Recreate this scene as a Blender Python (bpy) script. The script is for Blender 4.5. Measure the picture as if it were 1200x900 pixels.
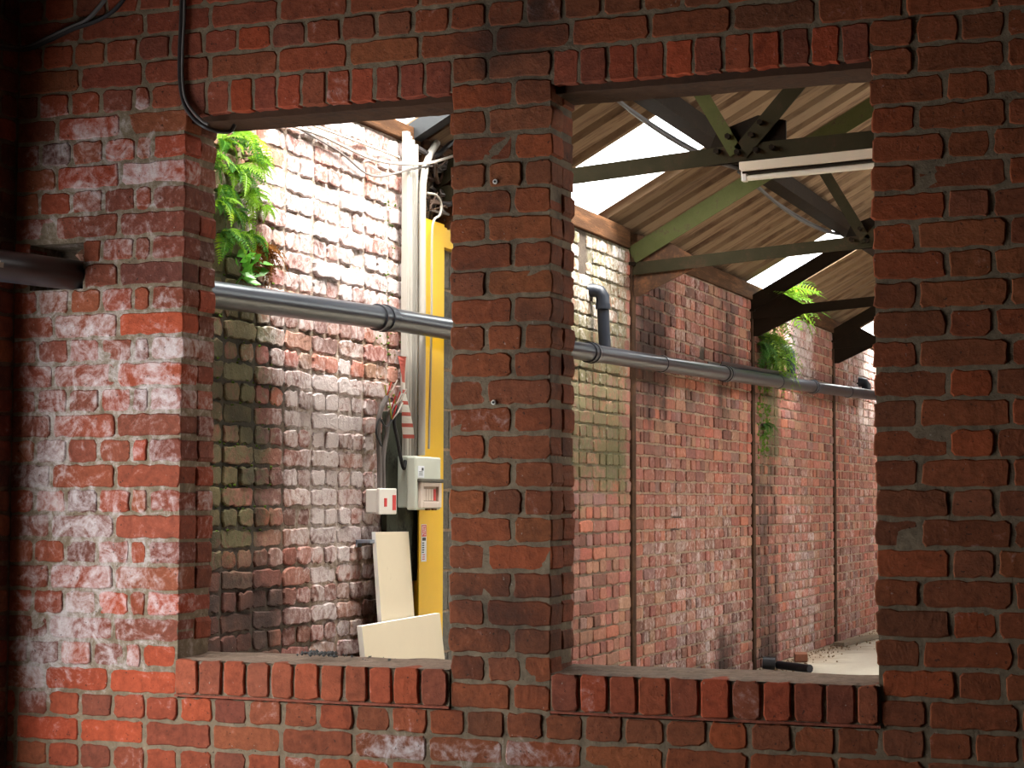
import bpy, math, random
from mathutils import Vector, Matrix

# ------------------------------------------------------------------ camera, sky, exposure
for o in list(bpy.data.objects):
    bpy.data.objects.remove(o)
SC = bpy.context.scene
COL = SC.collection
CAM_H, FPX, YAW, PIT, ROL = 1.2229, 2216.1, 0.3727, 0.0620, 0.0023
fw = Vector((-math.sin(YAW) * math.cos(PIT), math.cos(YAW) * math.cos(PIT), math.sin(PIT)))
rt = Vector((math.cos(YAW), math.sin(YAW), 0))
up = rt.cross(fw)
r2 = rt * math.cos(ROL) + up * math.sin(ROL)
u2 = up * math.cos(ROL) - rt * math.sin(ROL)
cam = bpy.data.cameras.new('camera')
cam.sensor_width = 36
cam.lens = FPX / 1200 * 36
cam.clip_start = 0.05
camo = bpy.data.objects.new('camera', cam)
COL.objects.link(camo)
m = Matrix.Identity(4)
for i in range(3):
    m[i][0], m[i][1], m[i][2] = r2[i], u2[i], -fw[i]
m[2][3] = CAM_H
camo.matrix_world = m
SC.camera = camo

SC.view_settings.view_transform = 'Standard'
SC.view_settings.look = 'None'
SC.view_settings.exposure = 0.0
SC.view_settings.gamma = 1
SC.view_settings.use_curve_mapping = False

SKY = 8.6
world = bpy.data.worlds.new('sky')
SC.world = world
world.use_nodes = True
bg = world.node_tree.nodes['Background']
bg.inputs[0].default_value = (0.93, 0.97, 1.0, 1)
bg.inputs[1].default_value = SKY

sun = bpy.data.lights.new('hazy_sun', 'SUN')
sun.energy = 64.0
sun.angle = math.radians(44)
sun.color = (1.0, .95, .88)
suno = bpy.data.objects.new('hazy_sun', sun)
COL.objects.link(suno)
suno.rotation_euler = Vector((-.36, .10, -.90)).to_track_quat('-Z', 'Y').to_euler()

# roof geometry shared by roof, rooflights and their portals
Z_EAVE, SLOPE, X_EAVE, X_RIDGE = 2.90, 0.55, -3.40, 0.5
def roof_z(x):
    return Z_EAVE + SLOPE * ((x if x < X_RIDGE else 2 * X_RIDGE - x) - X_EAVE)

# rooflights: (x0, x1, y0, y1)
LIGHTS = [(-3.66, -2.80, 5.35, 7.50), (-3.66, -2.80, 9.25, 10.25), (-3.66, -2.80, 13.75, 14.70),
          (-3.66, -2.80, 17.9, 18.9),
          (1.3, 2.6, 8.0, 9.6), (1.1, 2.9, 11.0, 13.2), (1.3, 2.8, 15.6, 17.4), (1.3, 2.8, 20.0, 21.5)]  # unseen right-slope rooflights, added to fill the room behind with light
for (x0, x1, y0, y1) in LIGHTS:          # portals only guide the sampling of daylight through each rooflight
    l = bpy.data.lights.new('daylight_portal', 'AREA')
    l.shape = 'RECTANGLE'
    l.cycles.is_portal = True
    s = SLOPE if x0 < X_RIDGE else -SLOPE
    l.size = (x1 - x0) * math.sqrt(1 + s * s)
    l.size_y = y1 - y0
    o = bpy.data.objects.new('daylight_portal', l)
    COL.objects.link(o)
    o.location = ((x0 + x1) / 2, (y0 + y1) / 2, roof_z((x0 + x1) / 2) + 0.09)
    o.rotation_euler = (0, -math.atan(s), 0)

# doorway in the left wall of the near room (out of frame): y0, y1, z0, z1
DOOR = (3.05, 4.52, 0.0, 2.05)
l = bpy.data.lights.new('daylight_portal', 'AREA'); l.shape = 'RECTANGLE'; l.cycles.is_portal = True
l.size = DOOR[3] - DOOR[2]; l.size_y = DOOR[1] - DOOR[0]
o = bpy.data.objects.new('daylight_portal', l); COL.objects.link(o)
o.location = (-3.68, (DOOR[0] + DOOR[1]) / 2, (DOOR[2] + DOOR[3]) / 2)
o.rotation_euler = (0, -math.pi / 2, 0)

# ------------------------------------------------------------------ helpers
class MB:
    def __init__(s):
        s.v, s.f, s.mi, s.col, s.wear = [], [], [], [], []
    def add(s, verts, faces, mi=0):
        b = len(s.v)
        s.v += [tuple(p) for p in verts]
        for f in faces:
            s.f.append([i + b for i in f]); s.mi.append(mi)
    def box(s, lo, hi, mi=0, M=None):
        x0, y0, z0 = lo; x1, y1, z1 = hi
        vs = [Vector(p) for p in ((x0,y0,z0),(x1,y0,z0),(x1,y1,z0),(x0,y1,z0),(x0,y0,z1),(x1,y0,z1),(x1,y1,z1),(x0,y1,z1))]
        if M is not None: vs = [M @ p for p in vs]
        s.add(vs, [(0,3,2,1),(4,5,6,7),(0,1,5,4),(1,2,6,5),(2,3,7,6),(3,0,4,7)], mi)
    def tube(s, pts, r, n=8, mi=0, caps=True):
        pts = [Vector(p) for p in pts]
        rings = []
        prev = None
        for i, p in enumerate(pts):
            d = (pts[min(i + 1, len(pts) - 1)] - pts[max(i - 1, 0)]).normalized()
            a = Vector((0, 0, 1)) if abs(d.z) < 0.95 else Vector((1, 0, 0))
            if prev is not None: a = prev
            u = (a - d * a.dot(d)).normalized(); prev = u
            w = d.cross(u)
            rr = r[i] if isinstance(r, (list, tuple)) else r
            rings.append([p + (u * math.cos(t) + w * math.sin(t)) * rr for t in [2 * math.pi * k / n for k in range(n)]])
        vs = [q for R in rings for q in R]
        fs = [(i*n+k, i*n+(k+1)%n, (i+1)*n+(k+1)%n, (i+1)*n+k) for i in range(len(pts)-1) for k in range(n)]
        if caps:
            fs += [tuple(range(n))[::-1], tuple((len(pts)-1)*n+k for k in range(n))]
        s.add(vs, fs, mi)
    def beam(s, a, b, w, h, upv=(0,1,0), mi=0, t=None):
        """bar from a to b: w across (along upv), h across the other way; with t an L-angle of thickness t"""
        a, b = Vector(a), Vector(b)
        d = (b - a).normalized(); u = Vector(upv); u = (u - d * u.dot(d)).normalized(); v = d.cross(u)
        prof = [(-w/2,-h/2),(w/2,-h/2),(w/2,h/2),(-w/2,h/2)] if t is None else \
               [(-w/2,-h/2),(-w/2+t,-h/2),(-w/2+t,h/2-t),(w/2,h/2-t),(w/2,h/2),(-w/2,h/2)]
        n = len(prof)
        vs = [p + u * x + v * y for p in (a, b) for x, y in prof]
        fs = [(k,(k+1)%n,n+(k+1)%n,n+k) for k in range(n)] + [tuple(range(n))[::-1], tuple(range(n,2*n))]
        s.add(vs, fs, mi)
    def prism(s, poly, axis, lo, hi, mi=0):
        """polygon of two coordinates extruded along axis 0/1/2"""
        def P(a, b, c):
            q = [a, b]; q.insert(axis, c); return tuple(q)
        n = len(poly)
        vs = [P(a, b, lo) for a, b in poly] + [P(a, b, hi) for a, b in poly]
        fs = [(k,(k+1)%n,n+(k+1)%n,n+k) for k in range(n)] + [tuple(range(n))[::-1], tuple(range(n,2*n))]
        s.add(vs, fs, mi)
    def build(s, name, mats, parent=None, smooth=False, bevel=0, recalc=True, origin=None):
        me = bpy.data.meshes.new(name)
        O = Vector(origin) if origin is not None else None
        me.from_pydata(s.v if O is None else [(x-O.x, y-O.y, z-O.z) for x, y, z in s.v], [], s.f)
        if not isinstance(mats, (list, tuple)): mats = [mats]
        for mt in mats: me.materials.append(mt)
        if len(mats) > 1: me.polygons.foreach_set('material_index', s.mi)
        if s.col:
            for nm, dat in (('Col', s.col), ('WearShade', s.wear)):
                at = me.attributes.new(nm, 'FLOAT_COLOR', 'POINT')
                flat = []
                for c in dat: flat += [c[0], c[1], c[2], 1.0]
                at.data.foreach_set('color', flat)
        if recalc:
            import bmesh
            bm = bmesh.new(); bm.from_mesh(me); bmesh.ops.recalc_face_normals(bm, faces=bm.faces); bm.to_mesh(me); bm.free()
        if smooth:
            me.polygons.foreach_set('use_smooth', [True] * len(me.polygons))
            me.set_sharp_from_angle(angle=math.radians(40))
        o = bpy.data.objects.new(name, me)
        COL.objects.link(o)
        if O is not None: o.location = O
        if parent is not None:
            o.parent = parent
            o.matrix_parent_inverse = Matrix.Translation(-parent.location) if parent.parent is None else Matrix.Identity(4)
        if bevel:
            b = o.modifiers.new('bevel', 'BEVEL'); b.width = bevel; b.segments = 2; b.limit_method = 'ANGLE'
        return o

def tag(o, label, cat, group=None, kind=None):
    o['label'] = label; o['category'] = cat
    if group: o['group'] = group
    if kind: o['kind'] = kind
    return o
def struct(o, label=None):
    o['kind'] = 'structure'
    if label: o['label'] = label
    return o
def thing(name, loc, label, cat, group=None):
    o = bpy.data.objects.new(name, None)
    COL.objects.link(o); o.location = loc; o.empty_display_size = .1
    return tag(o, label, cat, group)

def lattice(seed):
    R = random.Random(seed); T = [R.random() for _ in range(4096)]
    def h(i, j): return T[(i * 73 + j * 179 + ((i * j) % 61) * 7) % 4096]
    def n(u, v):
        i, j = math.floor(u), math.floor(v); a, b = u - i, v - j
        a = a*a*(3-2*a); b = b*b*(3-2*b)
        return (h(i,j)*(1-a)+h(i+1,j)*a)*(1-b)+(h(i,j+1)*(1-a)+h(i+1,j+1)*a)*b
    return n
N1 = lattice(3); N2 = lattice(8)
def fbm(u, v): return (N1(u, v) + .5 * N2(u*2.1, v*2.1) + .25 * N1(u*4.3+9, v*4.3)) / 1.75
def sstep(a, b, x):
    t = max(0, min(1, (x - a) / (b - a))); return t*t*(3-2*t)
def bump(x, a, b, c, d): return sstep(a, b, x) * (1 - sstep(c, d, x))

# ------------------------------------------------------------------ materials
def new_mat(name):
    mt = bpy.data.materials.new(name); mt.use_nodes = True
    nt = mt.node_tree
    return mt, nt, nt.nodes['Principled BSDF']
def node(nt, t, **kw):
    n = nt.nodes.new(t)
    for k, v in kw.items(): setattr(n, k, v)
    return n
def math_n(nt, op, a, b=None, clamp=False):
    n = node(nt, 'ShaderNodeMath', operation=op, use_clamp=clamp)
    for i, x in enumerate((a, b)):
        if x is None: continue
        if isinstance(x, (int, float)): n.inputs[i].default_value = x
        else: nt.links.new(x, n.inputs[i])
    return n.outputs[0]
def mix_c(nt, fac, a, b, mode='MIX'):
    n = node(nt, 'ShaderNodeMix', data_type='RGBA', blend_type=mode)
    for i, x in ((0, fac), (6, a), (7, b)):
        if isinstance(x, (int, float)): n.inputs[i].default_value = x
        elif isinstance(x, tuple): n.inputs[i].default_value = (*x, 1)
        else: nt.links.new(x, n.inputs[i])
    return n.outputs[2]
def noise(nt, scale, detail=5, rough=.6, coord=None, dist=0.0):
    n = node(nt, 'ShaderNodeTexNoise'); n.inputs['Scale'].default_value = scale
    n.inputs['Detail'].default_value = detail; n.inputs['Distortion'].default_value = dist; n.inputs['Roughness'].default_value = rough
    if coord is not None: nt.links.new(coord, n.inputs['Vector'])
    return n.outputs[0]
def ramp(nt, x, a, b):
    n = node(nt, 'ShaderNodeMapRange', interpolation_type='SMOOTHSTEP')
    n.inputs[1].default_value = a; n.inputs[2].default_value = b
    nt.links.new(x, n.inputs[0]); return n.outputs[0]

def masonry_material():
    mt, nt, b = new_mat('weathered masonry')
    L = nt.links.new
    tc = node(nt, 'ShaderNodeTexCoord').outputs['Object']
    c = node(nt, 'ShaderNodeAttribute', attribute_name='Col').outputs['Color']
    w = node(nt, 'ShaderNodeAttribute', attribute_name='WearShade').outputs['Color']
    sep = node(nt, 'ShaderNodeSeparateColor'); L(w, sep.inputs[0])
    n1 = noise(nt, 13, 6, .65, tc, 1.6); n2 = noise(nt, 45, 5, .7, tc); n3 = noise(nt, 160, 3, .6, tc); n4 = noise(nt, 5, 4, .6, tc)
    val = math_n(nt, 'ADD', math_n(nt, 'MULTIPLY', n2, .9), math_n(nt, 'MULTIPLY', n1, .9))
    base = mix_c(nt, 1.0, c, mix_c(nt, 0.0, (1,1,1), (1,1,1)), 'MULTIPLY')
    comb = node(nt, 'ShaderNodeCombineColor')
    v2 = math_n(nt, 'ADD', math_n(nt, 'MULTIPLY', val, 1.25), -.12)
    for i in range(3): L(v2, comb.inputs[i])
    base = mix_c(nt, 1.0, base, comb.outputs[0], 'MULTIPLY')
    # green algae
    g = math_n(nt, 'ADD', sep.outputs[1], math_n(nt, 'MULTIPLY', math_n(nt, 'SUBTRACT', n1, .5), 1.3))
    base = mix_c(nt, math_n(nt, 'MULTIPLY', ramp(nt, g, .35, .75), .85), base, mix_c(nt, n2, (.060, .062, .022), (.15, .155, .075)))
    # white salt bloom
    wf = math_n(nt, 'ADD', sep.outputs[0], math_n(nt, 'ADD', math_n(nt, 'MULTIPLY', math_n(nt, 'SUBTRACT', n1, .5), 1.5),
                math_n(nt, 'MULTIPLY', math_n(nt, 'SUBTRACT', n2, .5), .9)))
    base = mix_c(nt, math_n(nt, 'MULTIPLY', ramp(nt, wf, .30, 1.0), .9), base, mix_c(nt, n3, (.46, .38, .37), (.66, .60, .58)))
    # soot, damp and painted shade
    d = math_n(nt, 'ADD', sep.outputs[2], math_n(nt, 'MULTIPLY', math_n(nt, 'SUBTRACT', n4, .5), .9))
    base = mix_c(nt, math_n(nt, 'MULTIPLY', ramp(nt, d, .3, .9), .85), base, (.018, .014, .012))
    # pits
    base = mix_c(nt, math_n(nt, 'MULTIPLY', ramp(nt, noise(nt, 95, 2, .5, tc), .68, .74), .7), base, (.03, .018, .012))
    base = mix_c(nt, math_n(nt, 'MULTIPLY', ramp(nt, noise(nt, 75, 3, .6, tc), .69, .76), .5), base, (.45, .38, .32))
    L(base, b.inputs['Base Color'])
    b.inputs['Roughness'].default_value = .88
    b.inputs['Specular IOR Level'].default_value = .25
    bp = node(nt, 'ShaderNodeBump'); bp.inputs['Strength'].default_value = .55; bp.inputs['Distance'].default_value = .006
    hgt = math_n(nt, 'ADD', math_n(nt, 'ADD', n2, math_n(nt, 'MULTIPLY', n3, .4)), math_n(nt, 'MULTIPLY', n1, .8))
    L(hgt, bp.inputs['Height']); L(bp.outputs[0], b.inputs['Normal'])
    return mt
MASONRY = masonry_material()

def simple(name, col, rough=.5, metal=0, var=.25, scale=12, col2=None, thr=(.45, .65), spec=None, bumps=0, stretch=None, trans=0):
    mt, nt, b = new_mat(name)
    L = nt.links.new
    tc = node(nt, 'ShaderNodeTexCoord').outputs['Object']
    if stretch:
        mp = node(nt, 'ShaderNodeMapping'); mp.inputs['Scale'].default_value = stretch
        L(tc, mp.inputs['Vector']); tc = mp.outputs[0]
    n = noise(nt, scale, 6, .65, tc); nf = noise(nt, scale * 6, 4, .6, tc)
    c = mix_c(nt, n, tuple(x * (1 - var) for x in col), tuple(min(1, x * (1 + var)) for x in col))
    if col2: c = mix_c(nt, ramp(nt, math_n(nt, 'ADD', math_n(nt,'MULTIPLY',n,.7), math_n(nt,'MULTIPLY',nf,.3)), *thr), c, col2)
    L(c, b.inputs['Base Color'])
    b.inputs['Roughness'].default_value = rough; b.inputs['Metallic'].default_value = metal
    b.inputs['Specular IOR Level'].default_value = spec if spec is not None else (.5 if rough < .6 else .06)
    if bumps:
        bp = node(nt, 'ShaderNodeBump'); bp.inputs['Strength'].default_value = bumps; bp.inputs['Distance'].default_value = .004
        L(nf, bp.inputs['Height']); L(bp.outputs[0], b.inputs['Normal'])
    if trans:
        tr = node(nt, 'ShaderNodeBsdfTranslucent'); L(c, tr.inputs[0])
        ms = node(nt, 'ShaderNodeMixShader'); ms.inputs[0].default_value = trans
        L(b.outputs[0], ms.inputs[1]); L(tr.outputs[0], ms.inputs[2])
        L(ms.outputs[0], nt.nodes['Material Output'].inputs[0])
    return mt

M_PIPE = simple('dark grey plastic pipe', (.022, .024, .030), .30, var=.35, scale=5, col2=(.05, .05, .05), thr=(.55, .75))
M_PIPE2 = simple('black plastic', (.010, .012, .018), .42, var=.3, spec=.3)
M_RUST = simple('rusty painted steel', (.085, .045, .028), .75, var=.4, scale=10, col2=(.20, .085, .04), bumps=.3)
M_DARKSTEEL = simple('dark brown steel', (.016, .010, .006), .7, var=.4, col2=(.035, .018, .010), thr=(.55, .7), bumps=.3)
M_COLUMN = simple('rust brown column', (.050, .027, .017), .75, var=.4, col2=(.09, .045, .025), spec=.05, bumps=.3)
M_GREENSTEEL = simple('green stained steel', (.078, .080, .028), .75, var=.35, scale=14, col2=(.07, .045, .028), thr=(.53, .66), bumps=.3)
M_GREYSTEEL = simple('grey green steel', (.036, .029, .015), .75, var=.3, scale=9, col2=(.06, .034, .02), thr=(.52, .68), bumps=.3)
M_TIMBER = simple('old timber', (.055, .026, .013), .85, var=.4, scale=8, col2=(.11, .05, .022), stretch=(4, .4, 4), bumps=.4)
M_YELLOW = simple('yellow paint', (.80, .47, .012), .45, var=.10, scale=5, col2=(.50, .24, .02), thr=(.64, .80))
M_CREAM = simple('cream laminate board', (.66, .56, .40), .45, var=.06, scale=6, col2=(.52, .42, .29), thr=(.62, .75))
M_EDGE = simple('white board edge', (.80, .77, .72), .6, var=.1)
M_CONDUIT = simple('dusty white plastic', (.38, .345, .30), .5, var=.2, scale=7, col2=(.24, .20, .16), thr=(.55, .75), stretch=(1, 1, .3))
M_CONDUIT2 = simple('grey plastic conduit', (.26, .24, .21), .5, var=.2, col2=(.2, .16, .13), thr=(.55, .75), stretch=(1, 1, .3))
M_BOX = simple('grey white enclosure', (.52, .54, .46), .5, var=.08, scale=10, col2=(.40, .36, .27), thr=(.6, .8))
M_WHITE = simple('white plastic', (.74, .70, .64), .5, var=.06)
M_PAPER = simple('white paper label', (.72, .74, .78), .7, var=.05)
M_RED = simple('red plastic', (.60, .025, .022), .45, var=.1)
M_BLACK = simple('black rubber', (.012, .012, .013), .55, var=.2)
M_GREYCABLE = simple('grey cable', (.16, .14, .13), .6, var=.2)
M_PALECABLE = simple('pale dusty cable', (.42, .36, .31), .7, var=.25)
M_DARKCABLE = simple('dark cable', (.030, .024, .024), .55, var=.3)
M_LAMP = simple('cream enamel', (.66, .55, .42), .5, var=.06, scale=5)
M_TUBE = simple('unlit white glass tube', (.80, .72, .62), .2, var=.03)
M_CONCRETE = simple('pale dusty concrete', (.50, .44, .35), .9, var=.15, scale=2.2, col2=(.27, .19, .12), thr=(.60, .75), bumps=.3)
M_LINTEL = simple('dirty lintel', (.075, .040, .025), .9, var=.45, scale=9, col2=(.05, .03, .022), bumps=.5)
M_SOOT = simple('dark void', (.012, .010, .009), .95, var=.3)
M_FROND = simple('fern green', (.20, .38, .025), .5, var=.45, scale=9, col2=(.42, .52, .03), thr=(.52, .66), trans=.45)
M_FROND_D = simple('deep fern green', (.06, .19, .02), .5, var=.45, scale=9, col2=(.14, .30, .02), thr=(.55, .7), trans=.4)
M_DRY = simple('dry brown frond', (.24, .10, .025), .8, var=.4, scale=20, trans=.3)
M_LEAF = simple('broad leaf', (.10, .30, .03), .35, var=.35, scale=15, trans=.4)
M_MOSS = simple('moss', (.08, .13, .02), .95, var=.5, scale=40, bumps=.6)
M_TWIG = simple('dry tangle', (.13, .085, .065), .9, var=.5, scale=30)
M_STONE = simple('stone chips', (.14, .14, .14), .8, var=.6, scale=60)
M_SHEET = simple('fibre cement sheet', (.20, .132, .082), .9, var=.35, scale=2.2, col2=(.095, .055, .034), thr=(.45, .62), bumps=.3, stretch=(.6, 3.2, .6))
M_PLAIN = simple('plain brick wall', (.16, .075, .05), .9, var=.4, scale=6, bumps=.3)
M_WOOD = simple('dark backboard', (.055, .058, .042), .85, var=.4, scale=12, col2=(.02, .02, .016))

def rooflight_material():
    mt, nt, b = new_mat('translucent rooflight sheet')
    L = nt.links.new
    t = node(nt, 'ShaderNodeBsdfTransparent'); t.inputs[0].default_value = (.93, .95, .95, 1)
    d = node(nt, 'ShaderNodeBsdfTranslucent'); d.inputs[0].default_value = (.85, .88, .86, 1)
    ms = node(nt, 'ShaderNodeMixShader'); ms.inputs[0].default_value = .35
    L(t.outputs[0], ms.inputs[1]); L(d.outputs[0], ms.inputs[2])
    L(ms.outputs[0], nt.nodes['Material Output'].inputs[0])
    return mt
M_ROOFLIGHT = rooflight_material()

# ------------------------------------------------------------------ masonry
MORTAR = (.20, .145, .092)
def put_brick(mb, fr, u0, u1, v0, v1, w1, depth, col, wear, rng, jit=.002, chip=.007, back=True, vary=1.0, fine=.05):
    """one brick: front at w1 towards the viewer; fr maps (u, v, w) to the world"""
    du = u1 - u0; dv = v1 - v0
    if du < .012: return
    c = min(chip, du*.3, dv*.3)
    J = lambda k=1: rng.uniform(-jit, jit) * k
    out = []
    for (cu, cv, su, sv) in ((u0, v0, 1, 1), (u1, v0, -1, 1), (u1, v1, -1, -1), (u0, v1, 1, -1)):
        a = c * rng.uniform(.4, 1.5); b = c * rng.uniform(.4, 1.5)
        p = (cu + su*a, cv); q = (cu, cv + sv*b)
        out += [q, p] if su * sv > 0 else [p, q]
    ring = []
    n = len(out)
    for i in range(n):
        p = out[i]; q = out[(i+1) % n]
        ring.append((p[0]+J(), p[1]+J()))
        d = math.hypot(p[0]-q[0], p[1]-q[1]); kk = int(d/fine)
        for a in range(1, kk+1):
            t = a/(kk+1)
            ring.append((p[0]+(q[0]-p[0])*t+J(1.1), p[1]+(q[1]-p[1])*t+J(1.3)))
    cu, cv = (u0+u1)/2, (v0+v1)/2
    tu, tv, tw = rng.uniform(-1,1)*jit/du*.9, rng.uniform(-1,1)*jit/dv*.5, rng.uniform(-1,1)*jit*.8
    W = lambda u, v: w1 + tw + tu*(u-cu) + tv*(v-cv)
    e = .0020 + jit*.5
    sh = lambda p: (cu+(p[0]-cu)*max(.5,(1-2*e/du)), cv+(p[1]-cv)*max(.5,(1-2*e/dv)))
    n = len(ring); b0 = len(mb.v)
    uv = []
    for p in ring: mb.v.append(fr(p[0], p[1], w1-depth)); uv.append(p)
    for p in ring: mb.v.append(fr(p[0], p[1], W(*p)-e*.9)); uv.append(p)
    for p in ring:
        q = sh(p); mb.v.append(fr(q[0], q[1], W(*q)+J(.14))); uv.append(q)
    mb.v.append(fr(cu+J(3), cv+J(3), W(cu, cv)+abs(J(.12)))); uv.append((cu, cv))
    for k in range(n):
        l = (k+1) % n
        for r in (0, 1):
            mb.f.append([b0+r*n+k, b0+r*n+l, b0+(r+1)*n+l, b0+(r+1)*n+k]); mb.mi.append(0)
        mb.f.append([b0+2*n+k, b0+2*n+l, b0+3*n]); mb.mi.append(0)
    if back: mb.f.append([b0+k for k in range(n)][::-1]); mb.mi.append(0)
    off = (rng.gauss(0, .13)*vary, rng.gauss(0, .08)*vary, rng.gauss(0, .07)*vary)
    for p in uv:
        w = wear(*p)
        mb.col.append(col); mb.wear.append((w[0]+off[0], w[1]+off[1], w[2]+off[2]))

def slab(mb, fr, u0, u1, v0, v1, holes, w0, w1, wear, col=MORTAR, step=.09, jit=.0015, rng=random.Random(4)):
    """mortar core with rectangular holes"""
    def lines(a, b, cuts):
        cs = sorted({a, b, *[c for c in cuts if a < c < b]}); r = []
        for p, q in zip(cs, cs[1:]):
            k = max(1, round((q-p)/step)); r += [p+(q-p)*i/k for i in range(k)]
        return r + [b]
    U = lines(u0, u1, [h[0] for h in holes] + [h[1] for h in holes]); V = lines(v0, v1, [h[2] for h in holes] + [h[3] for h in holes])
    solid = lambda i, j: 0 <= i < len(U)-1 and 0 <= j < len(V)-1 and not any(h[0]-1e-6 <= (U[i]+U[i+1])/2 <= h[1]+1e-6 and h[2] <= (V[j]+V[j+1])/2 <= h[3] for h in holes)
    idx = {}
    def vid(i, j, s):
        k = (i, j, s)
        if k not in idx:
            idx[k] = len(mb.v)
            mb.v.append(fr(U[i], V[j], (w1 if s else w0)+rng.uniform(-jit, jit)))
            mb.col.append(col); mb.wear.append(wear(U[i], V[j]))
        return idx[k]
    for i in range(len(U)-1):
        for j in range(len(V)-1):
            if not solid(i, j): continue
            mb.f.append([vid(i,j,1), vid(i+1,j,1), vid(i+1,j+1,1), vid(i,j+1,1)])
            mb.f.append([vid(i,j,0), vid(i,j+1,0), vid(i+1,j+1,0), vid(i+1,j,0)])
            for di, dj, a, b in ((-1,0,(i,j+1),(i,j)), (1,0,(i+1,j),(i+1,j+1)), (0,-1,(i,j),(i+1,j)), (0,1,(i+1,j+1),(i,j+1))):
                if not solid(i+di, j+dj):
                    mb.f.append([vid(*a,1), vid(*a,0), vid(*b,0), vid(*b,1)])
    mb.mi += [0] * (len(mb.f) - len(mb.mi))

def course(L, header, first, closer=True):
    """brick lengths (with joint) that fill a span of length L"""
    S, H = .2290, .1145
    out = []; x = 0
    if header:
        seq = [H] + ([H*.52] if closer else [])
        unit = H
    else:
        seq = [S*first]; unit = S
    while x < L - 1e-6:
        l = seq.pop(0) if seq else unit
        if L - x - l < .045: l = L - x
        l = min(l, L - x)
        out.append(l); x += l
    return out

PAL = [((.36, .062, .022), 4), ((.30, .062, .026), 8), ((.24, .058, .028), 7), ((.17, .050, .028), 4), ((.27, .080, .034), 2), ((.19, .062, .040), 2), ((.10, .040, .028), .5)]
def pick(rng, dark=0.0, pal=PAL):
    ws = [w * (1 if i < 2 else 1 + dark*1.5) * ((1 - .7*dark) if i < 2 else 1) for i, (c, w) in enumerate(pal)]
    c = rng.choices([p[0] for p in pal], ws)[0]
    k = rng.uniform(.8, 1.2)
    return tuple(min(.9, x*k*rng.uniform(.94, 1.06)) for x in c)

# ---- the front wall: two unglazed openings in English bond
D = 4.869; TH = .182
XA, XB, XC, XD = -2.956, -2.090, -1.786, -0.903      # opening edges
ZS, ZT = .764, 2.374                                  # sill top, soffit
K0, KC = .497, .0762
HOLE = (-3.505, -3.312, 1.868, 2.010)
frF = lambda u, v, w: (u, D - w, v)
def wear_shade_front(u, v):
    n = fbm(u*3.1+4, v*3.1)
    left = bump(u, -3.62, -3.45, -3.02, -2.86)
    white = left * bump(v, .50, .75, 2.25, 2.55) * (.20 + .58*n)
    white += .45 * bump(u, -2.45, -2.25, -1.95, -1.75) * bump(v, .44, .52, .54, .60)
    white += .14 * bump(u, -3.58, -3.50, -3.35, -3.2) * bump(v, .4, .5, .8, .95)
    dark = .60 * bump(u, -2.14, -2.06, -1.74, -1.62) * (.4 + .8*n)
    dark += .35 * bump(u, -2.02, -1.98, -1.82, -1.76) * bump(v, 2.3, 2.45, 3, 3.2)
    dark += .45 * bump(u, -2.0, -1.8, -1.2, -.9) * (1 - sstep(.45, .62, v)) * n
    dark += .55 * (1 - sstep(-3.60, -3.40, u)) * sstep(2.15, 2.5, v)  # shade of the upper left corner, painted into the dark channel
    dark += .10 + .16 * sstep(-2.0, -1.0, u)  # darker overall, more so towards the right
    green = .30 * bump(u, -1.97, -1.94, -1.90, -1.85) * sstep(2.3, 2.4, v)
    return (white, green, dark*.75)
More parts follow.
